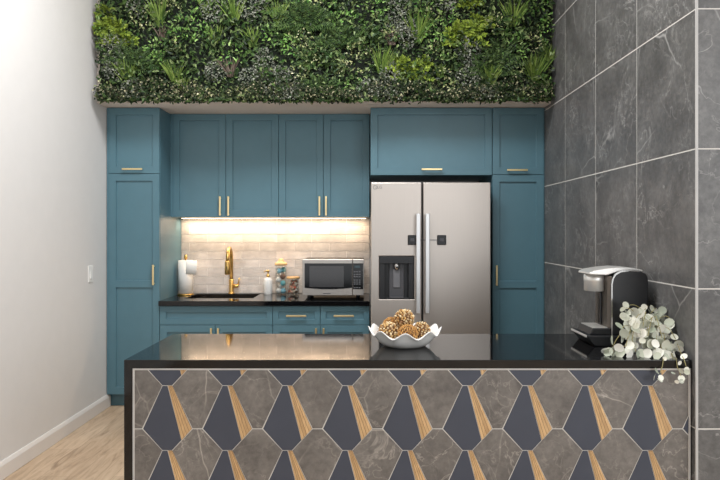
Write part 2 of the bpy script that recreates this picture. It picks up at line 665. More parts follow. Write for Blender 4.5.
# left pantry
xa, xb = XL + 0.006, X(159.6, DF)
t = thing('pantry_cabinet', 'tall blue pantry cabinet against the white wall on the left', 'cabinet', ((xa + xb) / 2, 5.3, 0.0))
body(t, xa, xb, 0.1, 2.309, DF + 0.02, toe=True)
xd0 = X(108.8, DF)
sp = Z(173.6, DF)
d = door(t, xd0, xb - gap, sp + gap, 2.308, DF)
bar_handle(X(132, DF), Z(169, DF), DF, 0.165, False, d)
d = door(t, xd0, xb - gap, 0.103, sp - gap, DF, mid=Z(284, DF))
bar_handle(X(153, DF), Z(275, DF), DF, 0.165, True, d)
MB().box(xa, xd0 - gap, DF + 0.003, DF + 0.0205, 0.103, 2.308).build('filler_strip', M['blue'], t)

# right pantry
xa, xb = X(492.3, DF) + 0.001, XR - 0.004
t = thing('pantry_cabinet', 'tall blue pantry cabinet between the fridge and the grey marble wall', 'cabinet', ((xa + xb) / 2, 5.3, 0.0))
body(t, xa, xb, 0.1, 2.309, DF + 0.02, toe=True)
xd1 = X(543.4, DF)
sp = Z(174.6, DF)
d = door(t, xa + gap, xd1, sp + gap, 2.308, DF)
bar_handle(X(517.5, DF), Z(170, DF), DF, 0.168, False, d)
d = door(t, xa + gap, xd1, 0.103, sp - gap, DF, mid=Z(284.5, DF))
bar_handle(X(496.8, DF), Z(275.5, DF), DF, 0.165, True, d)
MB().box(xd1 + gap, xb, DF + 0.003, DF + 0.0205, 0.103, 2.308).build('filler_strip', M['blue'], t)

# cabinet over the fridge
xa, xb = X(370.6, DF), X(492.3, DF)
zb = Z(175.2, DF)
t = thing('overhead_cabinet', 'wide single-door blue cabinet above the fridge', 'cabinet', ((xa + xb) / 2, 5.3, zb))
body(t, xa, xb - 0.001, zb, 2.309, DF + 0.02)
d = door(t, xa, xb - gap - 0.001, zb + gap, 2.308, DF)
bar_handle(X(432, DF), Z(169.3, DF), DF, 0.168, False, d)

# wall cabinets
zb = Z(217.0, DU)
for (p0, p1, pm, h0, h1, lab) in (
        (171.9, 278.6, 225.8, 219.8, 228.2, 'blue two-door wall cabinet above the sink, next to the left pantry'),
        (278.6, 369.6, 323.4, 319.4, 326.0, 'narrower blue two-door wall cabinet above the microwave, beside the fridge')):
    xa, xb, xm = X(p0, DU), X(p1, DU), X(pm, DU)
    if p0 < 172:
        xa = X(159.6, DF) + 0.001
    xd = X(p0, DU) + 0.006 if p0 < 172 else xa
    t = thing('wall_cabinet', lab, 'cabinet', ((xa + xb) / 2, 5.45, zb))
    body(t, xa, xb - 0.0005, zb, 2.3105, DU + 0.02)
    d = door(t, xd + gap, xm - gap, zb, 2.309, DU)
    bar_handle(X(h0, DU), Z(206, DU), DU, 0.165, True, d)
    d = door(t, xm + gap, xb - gap, zb, 2.309, DU)
    bar_handle(X(h1, DU), Z(206, DU), DU, 0.165, True, d)
    if p0 < 172:
        MB().box(xa, xd, DU + 0.004, DU + 0.0205, zb, 2.309).build('filler_strip', M['blue'], t)

# base cabinets
CT, CB = 0.825, 0.788          # counter top and underside
xa, xb = X(159.6, DF) + 0.001, X(272.7, DF)
t = thing('base_cabinet', 'blue base cabinet under the sink with one wide blank drawer front', 'cabinet', ((xa + xb) / 2, 5.3, 0.0))
body(t, xa, xb - 0.0005, 0.1, 0.60, DF + 0.02, toe=True)
MB().box(xa, xb - 0.0005, DF + 0.02, DF + 0.05, 0.60, CB - 0.001).build('top_rail', M['blue'], t)
z1, z0 = Z(306.2, DF), Z(325, DF)
shaker(xa + gap, xb - gap, z0 + gap, z1, DF, 0.045).build('false_front', M['blue'], t, bevel=0.0012, segs=1, merge=True)
xm = X(215.2, DF)
d = door(t, xa + gap, xm - gap, 0.103, z0 - gap, DF)
bar_handle(X(211, DF), Z(338.3, DF), DF, 0.165, True, d)
d = door(t, xm + gap, xb - gap, 0.103, z0 - gap, DF)
bar_handle(X(218, DF), Z(338.3, DF), DF, 0.165, True, d)

xa, xb = X(272.7, DF), X(369.3, DF)
t = thing('base_cabinet', 'blue base cabinet with two gold-handled drawers below the microwave', 'cabinet', ((xa + xb) / 2, 5.3, 0.0))
body(t, xa, xb, 0.1, CB - 0.001, DF + 0.02, toe=True)
xm = X(320.3, DF)
for (a, c, hx) in ((xa + gap, xm - gap, 296.2), (xm + gap, xb, 343.8)):
    d = shaker(a, c, z0 + gap, z1, DF, 0.042).build('drawer', M['blue'], t, bevel=0.0012, segs=1, merge=True)
    bar_handle(X(hx, DF), Z(316, DF), DF, 0.165, False, d)
for (a, c, hx) in ((xa + gap, xm - gap, 316), (xm + gap, xb, 323.6)):
    d = door(t, a, c, 0.103, z0 - gap, DF)
    bar_handle(X(hx, DF), Z(338.3, DF), DF, 0.165, True, d)

# ---------------------------------------------------------------- black counter with sink cut-out
xa, xb = X(159.6, DF) + 0.001, X(369.6, DF)
ya, yb = 4.965, YB - 0.012
sx0, sx1, sy0, sy1 = -1.44, -0.90, 5.14, 5.53
b = MB()
xs, ys2 = [xa, sx0, sx1, xb], [ya, sy0, sy1, yb]
for i in range(3):
    for j in range(3):
        if (i, j) == (1, 1):
            continue
        for z in (CB, CT):
            b.add([(xs[i], ys2[j], z), (xs[i + 1], ys2[j], z), (xs[i + 1], ys2[j + 1], z), (xs[i], ys2[j + 1], z)], [(0, 1, 2, 3)])
for i in range(3):
    for y in (ya, yb):
        b.add([(xs[i], y, CB), (xs[i + 1], y, CB), (xs[i + 1], y, CT), (xs[i], y, CT)], [(0, 1, 2, 3)])
    for x in (xa, xb):
        b.add([(x, ys2[i], CB), (x, ys2[i + 1], CB), (x, ys2[i + 1], CT), (x, ys2[i], CT)], [(0, 1, 2, 3)])
for y in (sy0, sy1):
    b.add([(sx0, y, CB), (sx1, y, CB), (sx1, y, CT), (sx0, y, CT)], [(0, 1, 2, 3)])
for x in (sx0, sx1):
    b.add([(x, sy0, CB), (x, sy1, CB), (x, sy1, CT), (x, sy0, CT)], [(0, 1, 2, 3)])
tag(b.build('countertop', M['stone'], bevel=0.002, merge=True), 'black polished stone counter under the wall cabinets', 'countertop')

# sink basin
t = thing('sink', 'stainless undermount sink set in the black counter', 'sink', ((sx0 + sx1) / 2, (sy0 + sy1) / 2, 0.62))
b = MB()
e = 0.006
zb, zt = 0.625, CB - 0.0005
o0, o1, p0, p1 = sx0 - e, sx1 + e, sy0 - e, sy1 + e
b.box(o0, o1, p0, p1, zb, zb + 0.004)
b.box(o0 - 0.003, o0, p0, p1, zb, zt)
b.box(o1, o1 + 0.003, p0, p1, zb, zt)
b.box(o0, o1, p0 - 0.003, p0, zb, zt)
b.box(o0, o1, p1, p1 + 0.003, zb, zt)
b.build('basin', M['sink'], t)
MB().lathe([(0.0, 0.0), (0.03, 0.0), (0.042, 0.003), (0.042, 0.0)], 24, ((sx0 + sx1) / 2, 5.36, zb + 0.004)).build('drain', M['chrome'], t)

# faucet
fx, fy = -1.151, 5.556
t = thing('faucet', 'brushed gold pull-down kitchen faucet behind the sink', 'faucet', (fx, fy, CT))
b = MB()
b.lathe([(0.0, 0.0), (0.028, 0.0), (0.028, 0.006), (0.02, 0.01), (0.019, 0.012), (0.019, 0.12), (0.014, 0.126), (0.0, 0.126)], 24, (fx, fy, CT))
b.build('base', M['brass'], t)
pts = [(fx, fy, CT + 0.12), (fx, fy, CT + 0.29)]
for k in range(1, 13):
    a = PI * k / 12
    pts.append((fx + 0.010 * (1 - math.cos(a)) / 2, fy - 0.10 * (1 - math.cos(a)), CT + 0.29 + 0.10 * math.sin(a)))
pts[-1] = (pts[-1][0], pts[-1][1], pts[-1][2] - 0.01)
MB().tube(pts, 0.015, 14).build('neck', M['brass'], t)
ex, ey, ez = pts[-1]
MB().lathe([(0.0, 0.01), (0.016, 0.01), (0.02, 0.0), (0.0235, -0.05), (0.0235, -0.1), (0.02, -0.105), (0.0, -0.105)], 20, (ex, ey, ez)).build('spray_head', M['brass'], t)
MB().box(ex - 0.004, ex + 0.004, ey - 0.0235, ey - 0.018, ez - 0.07, ez - 0.035).build('spray_button', M['dark'], t, bevel=0.001)
b = MB()
b.tube([(fx + 0.012, fy, CT + 0.065), (fx + 0.062, fy, CT + 0.065)], 0.015, 14)
b.tube([(fx + 0.056, fy, CT + 0.07), (fx + 0.064, fy - 0.004, CT + 0.10), (fx + 0.07, fy - 0.008, CT + 0.135)], [0.007, 0.006, 0.005], 10)
b.build('lever', M['brass'], t)

# ---------------------------------------------------------------- under-cabinet lamp
t = thing('under_cabinet_lamp', 'glowing warm LED strip under the blue wall cabinets', 'lamp', (-0.78, 5.5, 1.474))
zb = Z(217.0, DU)
lx0, lx1 = -1.56, -0.0
MB().box(lx0, lx1, 5.485, 5.525, zb - 0.006, zb - 0.0005).build('housing', M['plastic_white'], t)
MB().box(lx0 + 0.004, lx1 - 0.004, 5.489, 5.521, zb - 0.0095, zb - 0.006).build('diffuser', M['led'], t)
al = area('strip_light', (0, 0, 0), (0, 0, 0), 1.54, 0.03, 5.5, (1.0, 0.77, 0.54))
al.parent = t
al.location = (0, 0.004, -0.016)

# ---------------------------------------------------------------- fridge
FY = 4.85
fx0, fx1, fz1 = X(370.9, FY), X(490.8, FY), Z(182.4, FY)
t = thing('refrigerator', 'stainless side-by-side refrigerator with water dispenser below blue cabinet', 'refrigerator', ((fx0 + fx1) / 2, 5.2, 0.0))
b = MB().box(fx0 + 0.006, fx1 - 0.006, FY + 0.075, 5.55, 0.03, fz1 - 0.012)
b.build('body', M['darkgrey'], t, bevel=0.004)
MB().box(fx0 + 0.02, fx1 - 0.02, FY + 0.06, FY + 0.12, 0.0, 0.075).build('kick_grille', M['dark'], t)
xs1 = X(421.7, FY)
xs2 = X(423.2, FY)
# freezer door with a recess for the dispenser
dx0, dx1, dz1, dz0 = X(379.3, FY), X(414.2, FY), Z(256.2, FY), Z(299.2, FY)
b = MB()
gx, gz = [fx0, dx0, dx1, xs1], [0.085, dz0, dz1, fz1]
rec = 0.05
for i in range(3):
    for k in range(3):
        for y in (FY, FY + 0.072):
            yy = FY + rec if (i == 1 and k == 1 and y == FY) else y
            mi = 1 if (i == 1 and k == 1 and y == FY) else 0
            b.add([(gx[i], yy, gz[k]), (gx[i + 1], yy, gz[k]), (gx[i + 1], yy, gz[k + 1]), (gx[i], yy, gz[k + 1])], [(0, 1, 2, 3)], mi)
for i in range(3):
    for z in (gz[0], gz[3]):
        b.add([(gx[i], FY, z), (gx[i + 1], FY, z), (gx[i + 1], FY + 0.072, z), (gx[i], FY + 0.072, z)], [(0, 1, 2, 3)])
    for x in (gx[0], gx[3]):
        b.add([(x, FY, gz[i]), (x, FY + 0.072, gz[i]), (x, FY + 0.072, gz[i + 1]), (x, FY, gz[i + 1])], [(0, 1, 2, 3)])
for z in (dz0, dz1):
    b.add([(dx0, FY, z), (dx1, FY, z), (dx1, FY + rec, z), (dx0, FY + rec, z)], [(0, 1, 2, 3)], 1)
for x in (dx0, dx1):
    b.add([(x, FY, dz0), (x, FY + rec, dz0), (x, FY + rec, dz1), (x, FY, dz1)], [(0, 1, 2, 3)], 1)
fd = b.build('freezer_door', [M['steel'], M['dark']], t, bevel=0.006, merge=True)
rd = MB().box(xs2, fx1, FY, FY + 0.072, 0.085, fz1).build('fridge_door', M['steel'], t, bevel=0.006)
for (px, dr) in ((418.3, fd), (427.6, rd)):
    x = X(px, FY - 0.05)
    zt, zb = Z(213.5, FY - 0.05), Z(313.5, FY - 0.05)
    b = MB()
    b.box(x - 0.016, x + 0.016, FY - 0.062, FY - 0.04, zb, zt)
    for zz in (zb + 0.05, zt - 0.05):
        b.box(x - 0.009, x + 0.009, FY - 0.042, FY - 0.0005, zz - 0.014, zz + 0.014)
    sub(b.build('handle', M['steel_h'], bevel=0.005, segs=3), dr)
# dispenser
b = MB()
fw = 0.022
b.box(dx0 + 0.002, dx0 + fw + 0.02, FY + 0.004, FY + rec - 0.001, dz0 + 0.002, dz1 - 0.055)
b.box(dx1 - fw - 0.02, dx1 - 0.002, FY + 0.004, FY + rec - 0.001, dz0 + 0.002, dz1 - 0.055)
b.box(dx0 + 0.002, dx1 - 0.002, FY - 0.003, FY + rec - 0.001, dz1 - 0.055, dz1 - 0.002)
dp = sub(b.build('dispenser', M['dark'], bevel=0.002), fd)
cx = (dx0 + dx1) / 2
b = MB()
b.box(cx - 0.055, cx + 0.055, FY + 0.034, FY + rec - 0.001, dz0 + 0.004, dz1 - 0.056)
b.box(cx - 0.05, cx + 0.05, FY + 0.006, FY + 0.034, dz0 + 0.004, dz0 + 0.016)
sub(b.build('dispenser_back', M['darkgrey'], bevel=0.003), fd)
b = MB()
b.box(cx - 0.026, cx + 0.026, FY + 0.026, FY + 0.033, dz0 + 0.085, dz1 - 0.10)
sub(b.build('dispenser_paddle', M['midgrey'], bevel=0.002), fd)
b = MB()
b.lathe([(0.0, 0.0), (0.014, 0.0), (0.02, 0.02), (0.024, 0.06), (0.0, 0.06)], 18, (cx, FY + 0.022, dz1 - 0.105))
sub(b.build('dispenser_spout', M['chrome']), fd)


def text_mesh(body_txt, size, loc, mat, parent, name, rot=(PI / 2, 0, 0), bold=0.0, ext=0.0006):
    cu = bpy.data.curves.new(name, 'FONT')
    cu.body = body_txt
    cu.size = size
    cu.extrude = ext
    cu.offset = bold
    cu.align_x = 'CENTER'
    cu.align_y = 'CENTER'
    tmp = bpy.data.objects.new(name, cu)
    COL.objects.link(tmp)
    bpy.context.view_layer.update()
    me = bpy.data.meshes.new_from_object(tmp.evaluated_get(bpy.context.evaluated_depsgraph_get()))
    bpy.data.objects.remove(tmp)
    me.materials.clear()
    me.materials.append(mat)
    me.transform(Matrix.Translation(loc) @ Matrix.Rotation(rot[0], 4, 'X'))
    o = bpy.data.objects.new(name, me)
    COL.objects.link(o)
    return sub(o, parent)


lz, lx = Z(187.3, FY), X(377.0, FY)
b = MB()
ring = [(0.014 * math.cos(2 * PI * k / 20) + lx - 0.014, FY - 0.0008, 0.014 * math.sin(2 * PI * k / 20) + lz) for k in range(21)]
b.tube(ring, 0.0016, 6, cap=False)
b.box(lx - 0.0148, lx - 0.0132, FY - 0.002, FY, lz - 0.006, lz + 0.007)
b.box(lx - 0.0148, lx - 0.007, FY - 0.002, FY, lz - 0.0065, lz - 0.005)
sub(b.build('logo', M['midgrey']), fd)
text_mesh('LG', 0.03, (lx + 0.02, FY - 0.0006, lz), M['midgrey'], fd, 'logo_text')

# safety latch stuck across the two doors
lxa, lxb, lz = X(412.3, FY), X(441.6, FY), Z(240, FY)
t = thing('door_latch', 'black two-pad safety latch strapped across the refrigerator doors', 'latch', ((lxa + lxb) / 2, FY, lz))
for x in (lxa, lxb):
    p = MB().box(x - 0.034, x + 0.034, FY - 0.012, FY - 0.0005, lz - 0.037, lz + 0.037).build('pad', M['blackgloss'], t, bevel=0.008, segs=3)
    sub(MB().box(x - 0.016, x + 0.016, FY - 0.017, FY - 0.011, lz - 0.012, lz + 0.012).build('button', M['darkgrey'], bevel=0.003), p)
MB().box(lxa + 0.031, lxb - 0.031, FY - 0.008, FY - 0.006, lz - 0.003, lz + 0.003).build('strap', M['midgrey'], t)

# ---------------------------------------------------------------- microwave
MY = 5.12
x0, x1, z0, z1 = X(302.2, MY), X(364.2, MY), Z(295.4, MY), Z(259.3, MY)
t = thing('microwave', 'stainless countertop microwave with dark window beside the fridge', 'microwave', ((x0 + x1) / 2, 5.3, CT))
MB().box(x0 + 0.004, x1 - 0.004, MY + 0.025, 5.5, z0, z1 - 0.002).build('body', M['dark'], t, bevel=0.004)
xs = X(352.6, MY)
# door
dr = MB().box(x0, xs - 0.001, MY, MY + 0.024, z0, z1).build('door', M['steel_mw'], t, bevel=0.004)
w0, w1, wt, wb = X(304.6, MY), xs - 0.004, Z(263.3, MY), Z(289.2, MY)
poly = [(w0, wb + 0.018)]
for k in range(0, 13):
    u = k / 12
    poly.append((w0 + (w1 - w0) * u, wb + 0.016 - 0.020 * math.sin(PI * (u * 0.72 + 0.14)) + 0.004))
poly += [(w1, wt), (w0, wt)]
sub(MB().prism(poly[1:], 'y', MY - 0.0035, MY + 0.002).build('window', M['blackgloss']), dr)
t2 = NT('microwave_mesh_glass').set(Base_Color=srgb(64, 64, 66), Roughness=0.12)
sub(MB().box(X(309.5, MY), X(343.8, MY), MY - 0.0045, MY - 0.003, Z(287, MY), Z(266, MY)).build('mesh_screen', t2.m), dr)
sub(MB().box(X(323, MY), X(330.5, MY), MY - 0.001, MY + 0.001, Z(293.9, MY), Z(293.1, MY)).build('badge', M['darkgrey']), dr)
cp = MB().box(xs + 0.001, x1, MY, MY + 0.024, z0, z1).build('control_panel', M['steel_mw'], t, bevel=0.004)
kp = MB().box(xs + 0.003, x1 - 0.008, MY - 0.003, MY + 0.002, Z(289.2, MY), Z(263.3, MY)).build('keypad', M['blackgloss'])
sub(kp, cp)
for r_, zr in enumerate((271.6, 274.4, 276.6, 280, 282, 284, 287.6)):
    for c_ in range(3):
        xk = X(354.6 + c_ * 2.5, MY)
        sub(MB().box(xk - 0.007, xk + 0.007, MY - 0.0045, MY - 0.003, Z(zr, MY) - 0.004, Z(zr, MY) + 0.004).build('button', M['midgrey']), cp)
sub(MB().box(X(354.6, MY), X(360, MY), MY - 0.0045, MY - 0.003, Z(267.8, MY), Z(265.6, MY)).build('display', M['display']), cp)
for (a, c) in ((x0 + 0.05, MY + 0.06), (x1 - 0.05, MY + 0.06), (x0 + 0.05, 5.46), (x1 - 0.05, 5.46)):
    MB().lathe([(0.0, 0.0), (0.014, 0.0), (0.016, z0 - CT + 0.001), (0.0, z0 - CT + 0.001)], 14, (a, c, CT)).build('foot', M['dark'], t)

# ---------------------------------------------------------------- counter items
# paper towel
px_, py_ = -1.512, 5.45
t = thing('paper_towel_holder', 'gold-topped holder with a white paper towel roll by left pantry', 'paper towel', (px_, py_, CT))
MB().lathe([(0.0, 0.0), (0.068, 0.0), (0.068, 0.008), (0.062, 0.011), (0.0, 0.011)], 32, (px_, py_, CT)).build('base', M['brass'], t)
b = MB().tube([(px_, py_, CT + 0.011), (px_, py_, CT + 0.315)], 0.008, 12)
b.lathe([(0.0, 0.30), (0.014, 0.302), (0.016, 0.312), (0.012, 0.322), (0.014, 0.335), (0.0, 0.338)], 16, (px_, py_, CT))
b.build('rod', M['brass'], t)
b = MB().lathe([(0.02, 0.014), (0.061, 0.014), (0.061, 0.29), (0.02, 0.29), (0.02, 0.014)], 36, (px_, py_, CT))
rl = b.build('roll', M['paper'], t)
# loose sheet hanging from the roll's front
sheet = []
N = 10
vs, fs = [], []
for k in range(N + 1):
    u = k / N
    sx = px_ + 0.02 + 0.085 * u
    syy = py_ - 0.0595 - 0.003 + 0.02 * u * u
    vs += [(sx, syy, CT + 0.18 - 0.01 * u), (sx, syy, CT + 0.29)]
for k in range(N):
    fs.append((2 * k, 2 * k + 2, 2 * k + 3, 2 * k + 1))
so = MB().add(vs, fs, 0, True).build('loose_sheet', M['paper'], t)
md = so.modifiers.new('solid', 'SOLIDIFY')
md.thickness = 0.0015

# soap bottle
cx, cy = -0.826, 5.48
t = thing('soap_dispenser', 'white soap bottle with gold pump right of the faucet', 'soap bottle', (cx, cy, CT))
MB().lathe([(0.0, 0.0), (0.034, 0.0), (0.037, 0.004), (0.037, 0.115), (0.033, 0.13), (0.02, 0.142), (0.014, 0.146), (0.0, 0.146)], 28, (cx, cy, CT)).build('bottle', M['white'], t)
b = MB().lathe([(0.0, 0.146), (0.015, 0.146), (0.015, 0.165), (0.007, 0.167), (0.007, 0.19), (0.013, 0.192), (0.013, 0.204), (0.0, 0.205)], 16, (cx, cy, CT))
b.tube([(cx, cy, CT + 0.198), (cx - 0.02, cy - 0.022, CT + 0.198), (cx - 0.028, cy - 0.032, CT + 0.188)], [0.006, 0.005, 0.004], 10)
b.build('pump', M['brass'], t)

# tall canister with balls
cx, cy = X(281, 5.49), 5.49
t = thing('canister', 'tall glass canister with pale wooden lid holding blue balls', 'canister', (cx, cy, CT))
MB().lathe([(0.0, 0.001), (0.044, 0.001), (0.047, 0.005), (0.047, 0.245), (0.0445, 0.245), (0.0445, 0.008), (0.0, 0.008)], 28, (cx, cy, CT)).build('jar', M['glass'], t)
b = MB().lathe([(0.0, 0.2455), (0.05, 0.2455), (0.052, 0.25), (0.052, 0.262), (0.048, 0.268), (0.03, 0.272), (0.022, 0.29), (0.02, 0.3), (0.0, 0.304)], 28, (cx, cy, CT))
b.build('lid', M['woodlid'], t)
balls = [(-0.017, -0.014, 0.032, 'ball_white', 'off white ball at the bottom left of the tall canister'),
         (0.02, -0.008, 0.031, 'ball_blue', 'pale blue ball at the bottom right of the tall canister'),
         (-0.004, 0.016, 0.076, 'ball_white', 'off white ball at the back of the tall canister'),
         (0.018, -0.013, 0.096, 'ball_teal', 'teal ball halfway up the tall canister'),
         (-0.02, -0.01, 0.124, 'ball_white', 'off white ball at the left in the tall canister'),
         (0.017, -0.007, 0.152, 'ball_brown', 'brown ball in the upper half of the tall canister'),
         (-0.012, -0.012, 0.199, 'ball_blue', 'pale blue ball at the top left of the tall canister'),
         (0.02, 0.012, 0.208, 'ball_teal', 'teal ball at the top right of the tall canister')]
for (dx, dy, dz, m, lab) in balls:
    tag(MB().sphere((0, 0, 0), 0.0235, 16, 10).build('decorative_ball', M[m], loc=(cx + dx, cy + dy, CT + dz)), lab, 'ball', 'balls in the glass canister')

# small jar
cx, cy = X(293.2, 5.45), 5.45
t = thing('jar', 'short glass jar with flat wooden lid beside the microwave', 'jar', (cx, cy, CT))
MB().lathe([(0.0, 0.001), (0.046, 0.001), (0.05, 0.006), (0.05, 0.135), (0.0475, 0.135), (0.0475, 0.008), (0.0, 0.008)], 28, (cx, cy, CT)).build('glass', M['glass'], t)
MB().lathe([(0.0, 0.1355), (0.054, 0.1355), (0.056, 0.139), (0.056, 0.149), (0.052, 0.152), (0.0, 0.152)], 28, (cx, cy, CT)).build('lid', M['woodlid'], t)
b = MB()
for k in range(150):
    a, rr = random.random() * 2 * PI, 0.036 * math.sqrt(random.random())
    zz = 0.019 + 0.1 * random.random()
    b.sphere((cx + rr * math.cos(a), cy + rr * math.sin(a), CT + zz), 0.0095, 7, 5, 0, (random.uniform(0.7, 1.1), random.uniform(0.7, 1.1), random.uniform(0.7, 1.1)))
tag(b.build('wrapped_candy', M['candy']), 'small cream and red candies filling the short jar', 'candy', kind='stuff')

# ---------------------------------------------------------------- light switch
sy, sz = 4.71, Z(274, 4.71)
t = thing('light_switch', 'white rocker light switch on the left wall by the pantry', 'switch', (XL, sy, sz))
MB().box(XL + 0.0005, XL + 0.007, sy - 0.038, sy + 0.038, sz - 0.06, sz + 0.06).build('plate', M['plastic_white'], t, bevel=0.003)
b = MB().prism([(XL + 0.0065, sz - 0.033), (XL + 0.0125, sz - 0.033), (XL + 0.008, sz + 0.033), (XL + 0.0065, sz + 0.033)], 'y', sy - 0.016, sy + 0.016)
b.build('rocker', M['plastic_white'], t, bevel=0.001)

# ---------------------------------------------------------------- island
IT, IB = 0.816, 0.780
ix0, ix1 = X(123.9, ISL_Y), XR - 0.003
iy1 = 3.44
wl = 0.034
b = MB()
b.prism([(ix0, 0.0), (ix0 + wl, 0.0), (ix0 + wl, IB), (ix1, IB), (ix1, IT), (ix0, IT)], 'y', ISL_Y, iy1)
tag(b.build('island_countertop', M['stone'], bevel=0.002), 'black polished stone island top with waterfall left end', 'countertop')

t = thing('kitchen_island', 'kitchen island clad in hexagonal marble, charcoal and wood tiles', 'island', (0.19, 3.08, 0.0))
tx0, tx1 = ix0 + wl + 0.001, XR - 0.006
ty = ISL_Y + 0.008
MB().box(tx0, tx1, ty + 0.006, iy1 - 0.05, 0.0, IB - 0.001).build('body', M['dark'], t)
S = 1 / (3 * 237.1)


def clip(poly, x0, x1, z0, z1):
    def cut(p, inside, inter):
        out = []
        for i in range(len(p)):
            a, c = p[i - 1], p[i]
            if inside(c):
                if not inside(a):
                    out.append(inter(a, c))
                out.append(c)
            elif inside(a):
                out.append(inter(a, c))
        return out

    def ix(v):
        return lambda a, c: (v, a[1] + (c[1] - a[1]) * (v - a[0]) / (c[0] - a[0]))

    def iz(v):
        return lambda a, c: (a[0] + (c[0] - a[0]) * (v - a[1]) / (c[1] - a[1]), v)
    for ins, it in ((lambda q: q[0] >= x0, ix(x0)), (lambda q: q[0] <= x1, ix(x1)), (lambda q: q[1] >= z0, iz(z0)), (lambda q: q[1] <= z1, iz(z1))):
        if len(poly) < 3:
            return []
        poly = cut(poly, ins, it)
    return poly


def shrink(poly, e):
    """inset a convex polygon by e"""
    n = len(poly)
    area2 = sum(poly[i][0] * poly[(i + 1) % n][1] - poly[(i + 1) % n][0] * poly[i][1] for i in range(n))
    s = 1 if area2 > 0 else -1
    out = []
    for i in range(n):
        p, q, r_ = Vector(poly[i - 1]), Vector(poly[i]), Vector(poly[(i + 1) % n])
        d1, d2 = (q - p).normalized(), (r_ - q).normalized()
        n1, n2 = Vector((-d1.y, d1.x)) * s, Vector((-d2.y, d2.x)) * s
        den = 1 + n1.dot(n2)
        out.append(tuple(q + (n1 + n2) * (e / max(den, 0.3))))
    return out


def wz(u, v):      # pattern units (thirds of a photo pixel at the island front) to metres
    return (X(120, ISL_Y) + u * S, Z(321.1, ISL_Y) - v * S)


panel = MB()
e = 0.0021
px0, px1, pz0, pz1 = tx0 + 0.006, tx1 - 0.006, 0.01, IB - 0.007
panel.box(tx0 + 0.004, tx1 - 0.004, ty + 0.002, ty + 0.0055, 0.004, IB - 0.004, 0)


def put(poly, mat, ee=e, dy=0.0):
    p = clip([wz(*q) for q in poly], px0, px1, pz0, pz1)
    # drop slivers
    if len(p) < 3:
        return
    q = []
    for a in p:
        if not q or (Vector(a) - Vector(q[-1])).length > 0.0015:
            q.append(a)
    if len(q) > 2 and (Vector(q[0]) - Vector(q[-1])).length < 0.0015:
        q.pop()
    if len(q) < 3:
        return
    ar = abs(sum(q[i][0] * q[(i + 1) % len(q)][1] - q[(i + 1) % len(q)][0] * q[i][1] for i in range(len(q)))) / 2
    if ar < 6e-5:
        return
    panel.prism(shrink(q, ee), 'y', ty + dy, ty + 0.004, mat)


for c in range(-1, 11):
    ox = 140 + 180.6 * c
    for r_ in range(-1, 4):
        oy = 195 * r_
        # charcoal kite with a tapering wooden wedge on its right edge
        put([(ox - 15, oy), (ox + 1, oy), (ox + 43, oy + 165), (ox + 15, oy + 195), (ox - 15, oy + 195), (ox - 74, oy + 130)], 2, e * 0.75)
        A0, B0, A1, B1 = (ox + 2, oy), (ox + 15, oy), (ox + 43, oy + 165), (ox + 74, oy + 130)
        put([A0, B0, B1, A1], 4, 0.0003)
        ns = 4
        for k in range(ns):
            u0, u1 = k / ns, (k + 1) / ns
            L = lambda P, Q, u: (P[0] + (Q[0] - P[0]) * u, P[1] + (Q[1] - P[1]) * u)
            put([L(A0, B0, u0), L(A0, B0, u1), L(A1, B1, u1), L(A1, B1, u0)], 3, 0.0009, -0.0006)
        mx, my = ox + 90.3, oy - 65
        put([(mx - 15, my), (mx + 15, my), (mx + 76, my + 65), (mx + 15, my + 195), (mx - 15, my + 195), (mx - 76, my + 65)], 1)
panel.build('tile_panel', [M['grout'], M['hex_marble'], M['slate'], M['inlay'], plain('inlay_seam', srgb(128, 92, 56), 0.6)], t)
b = MB()
tt = plain('white_edge_trim', srgb(206, 204, 202), 0.35, 0.0)
b.box(tx0, tx1, ty - 0.003, ty + 0.005, IB - 0.0055, IB - 0.0012)
b.box(tx0, tx0 + 0.0045, ty - 0.003, ty + 0.005, 0.0, IB - 0.0055)
b.box(tx1 - 0.0045, tx1, ty - 0.003, ty + 0.005, 0.0, IB - 0.0055)
b.build('edge_trim', tt, t)

# ---------------------------------------------------------------- ruffled bowl and balls
bx, by = 0.184, 3.085
t = thing('fruit_bowl', 'white ruffled-edge ceramic bowl on the black island top', 'bowl', (bx, by, IT))
prof_o = [(0.0, 0.002), (0.08, 0.0), (0.1, 0.006), (0.122, 0.02), (0.138, 0.036), (0.15, 0.05), (0.161, 0.0605), (0.171, 0.0645), (0.1725, 0.067)]
prof_i = [(0.1715, 0.0695), (0.168, 0.0705), (0.159, 0.0665), (0.147, 0.055), (0.134, 0.041), (0.117, 0.025), (0.095, 0.011), (0.0, 0.009)]


def ruf(r_, z_, a):
    w = max(0.0, (r_ - 0.115) / 0.057) ** 1.4
    return r_ + w * 0.003 * math.cos(9 * (a + PI / 2 + 0.04))


def rufz(r_, z_, a):
    w = max(0.0, (r_ - 0.115) / 0.057) ** 1.4
    return z_ + w * (0.0155 * math.cos(9 * (a + PI / 2 + 0.04)) + 0.012 * abs(math.cos(a)) ** 3)


MB().lathe(prof_o + prof_i, 180, (bx, by, IT), rfun=ruf, zfun=rufz).build('bowl', M['white'], t)


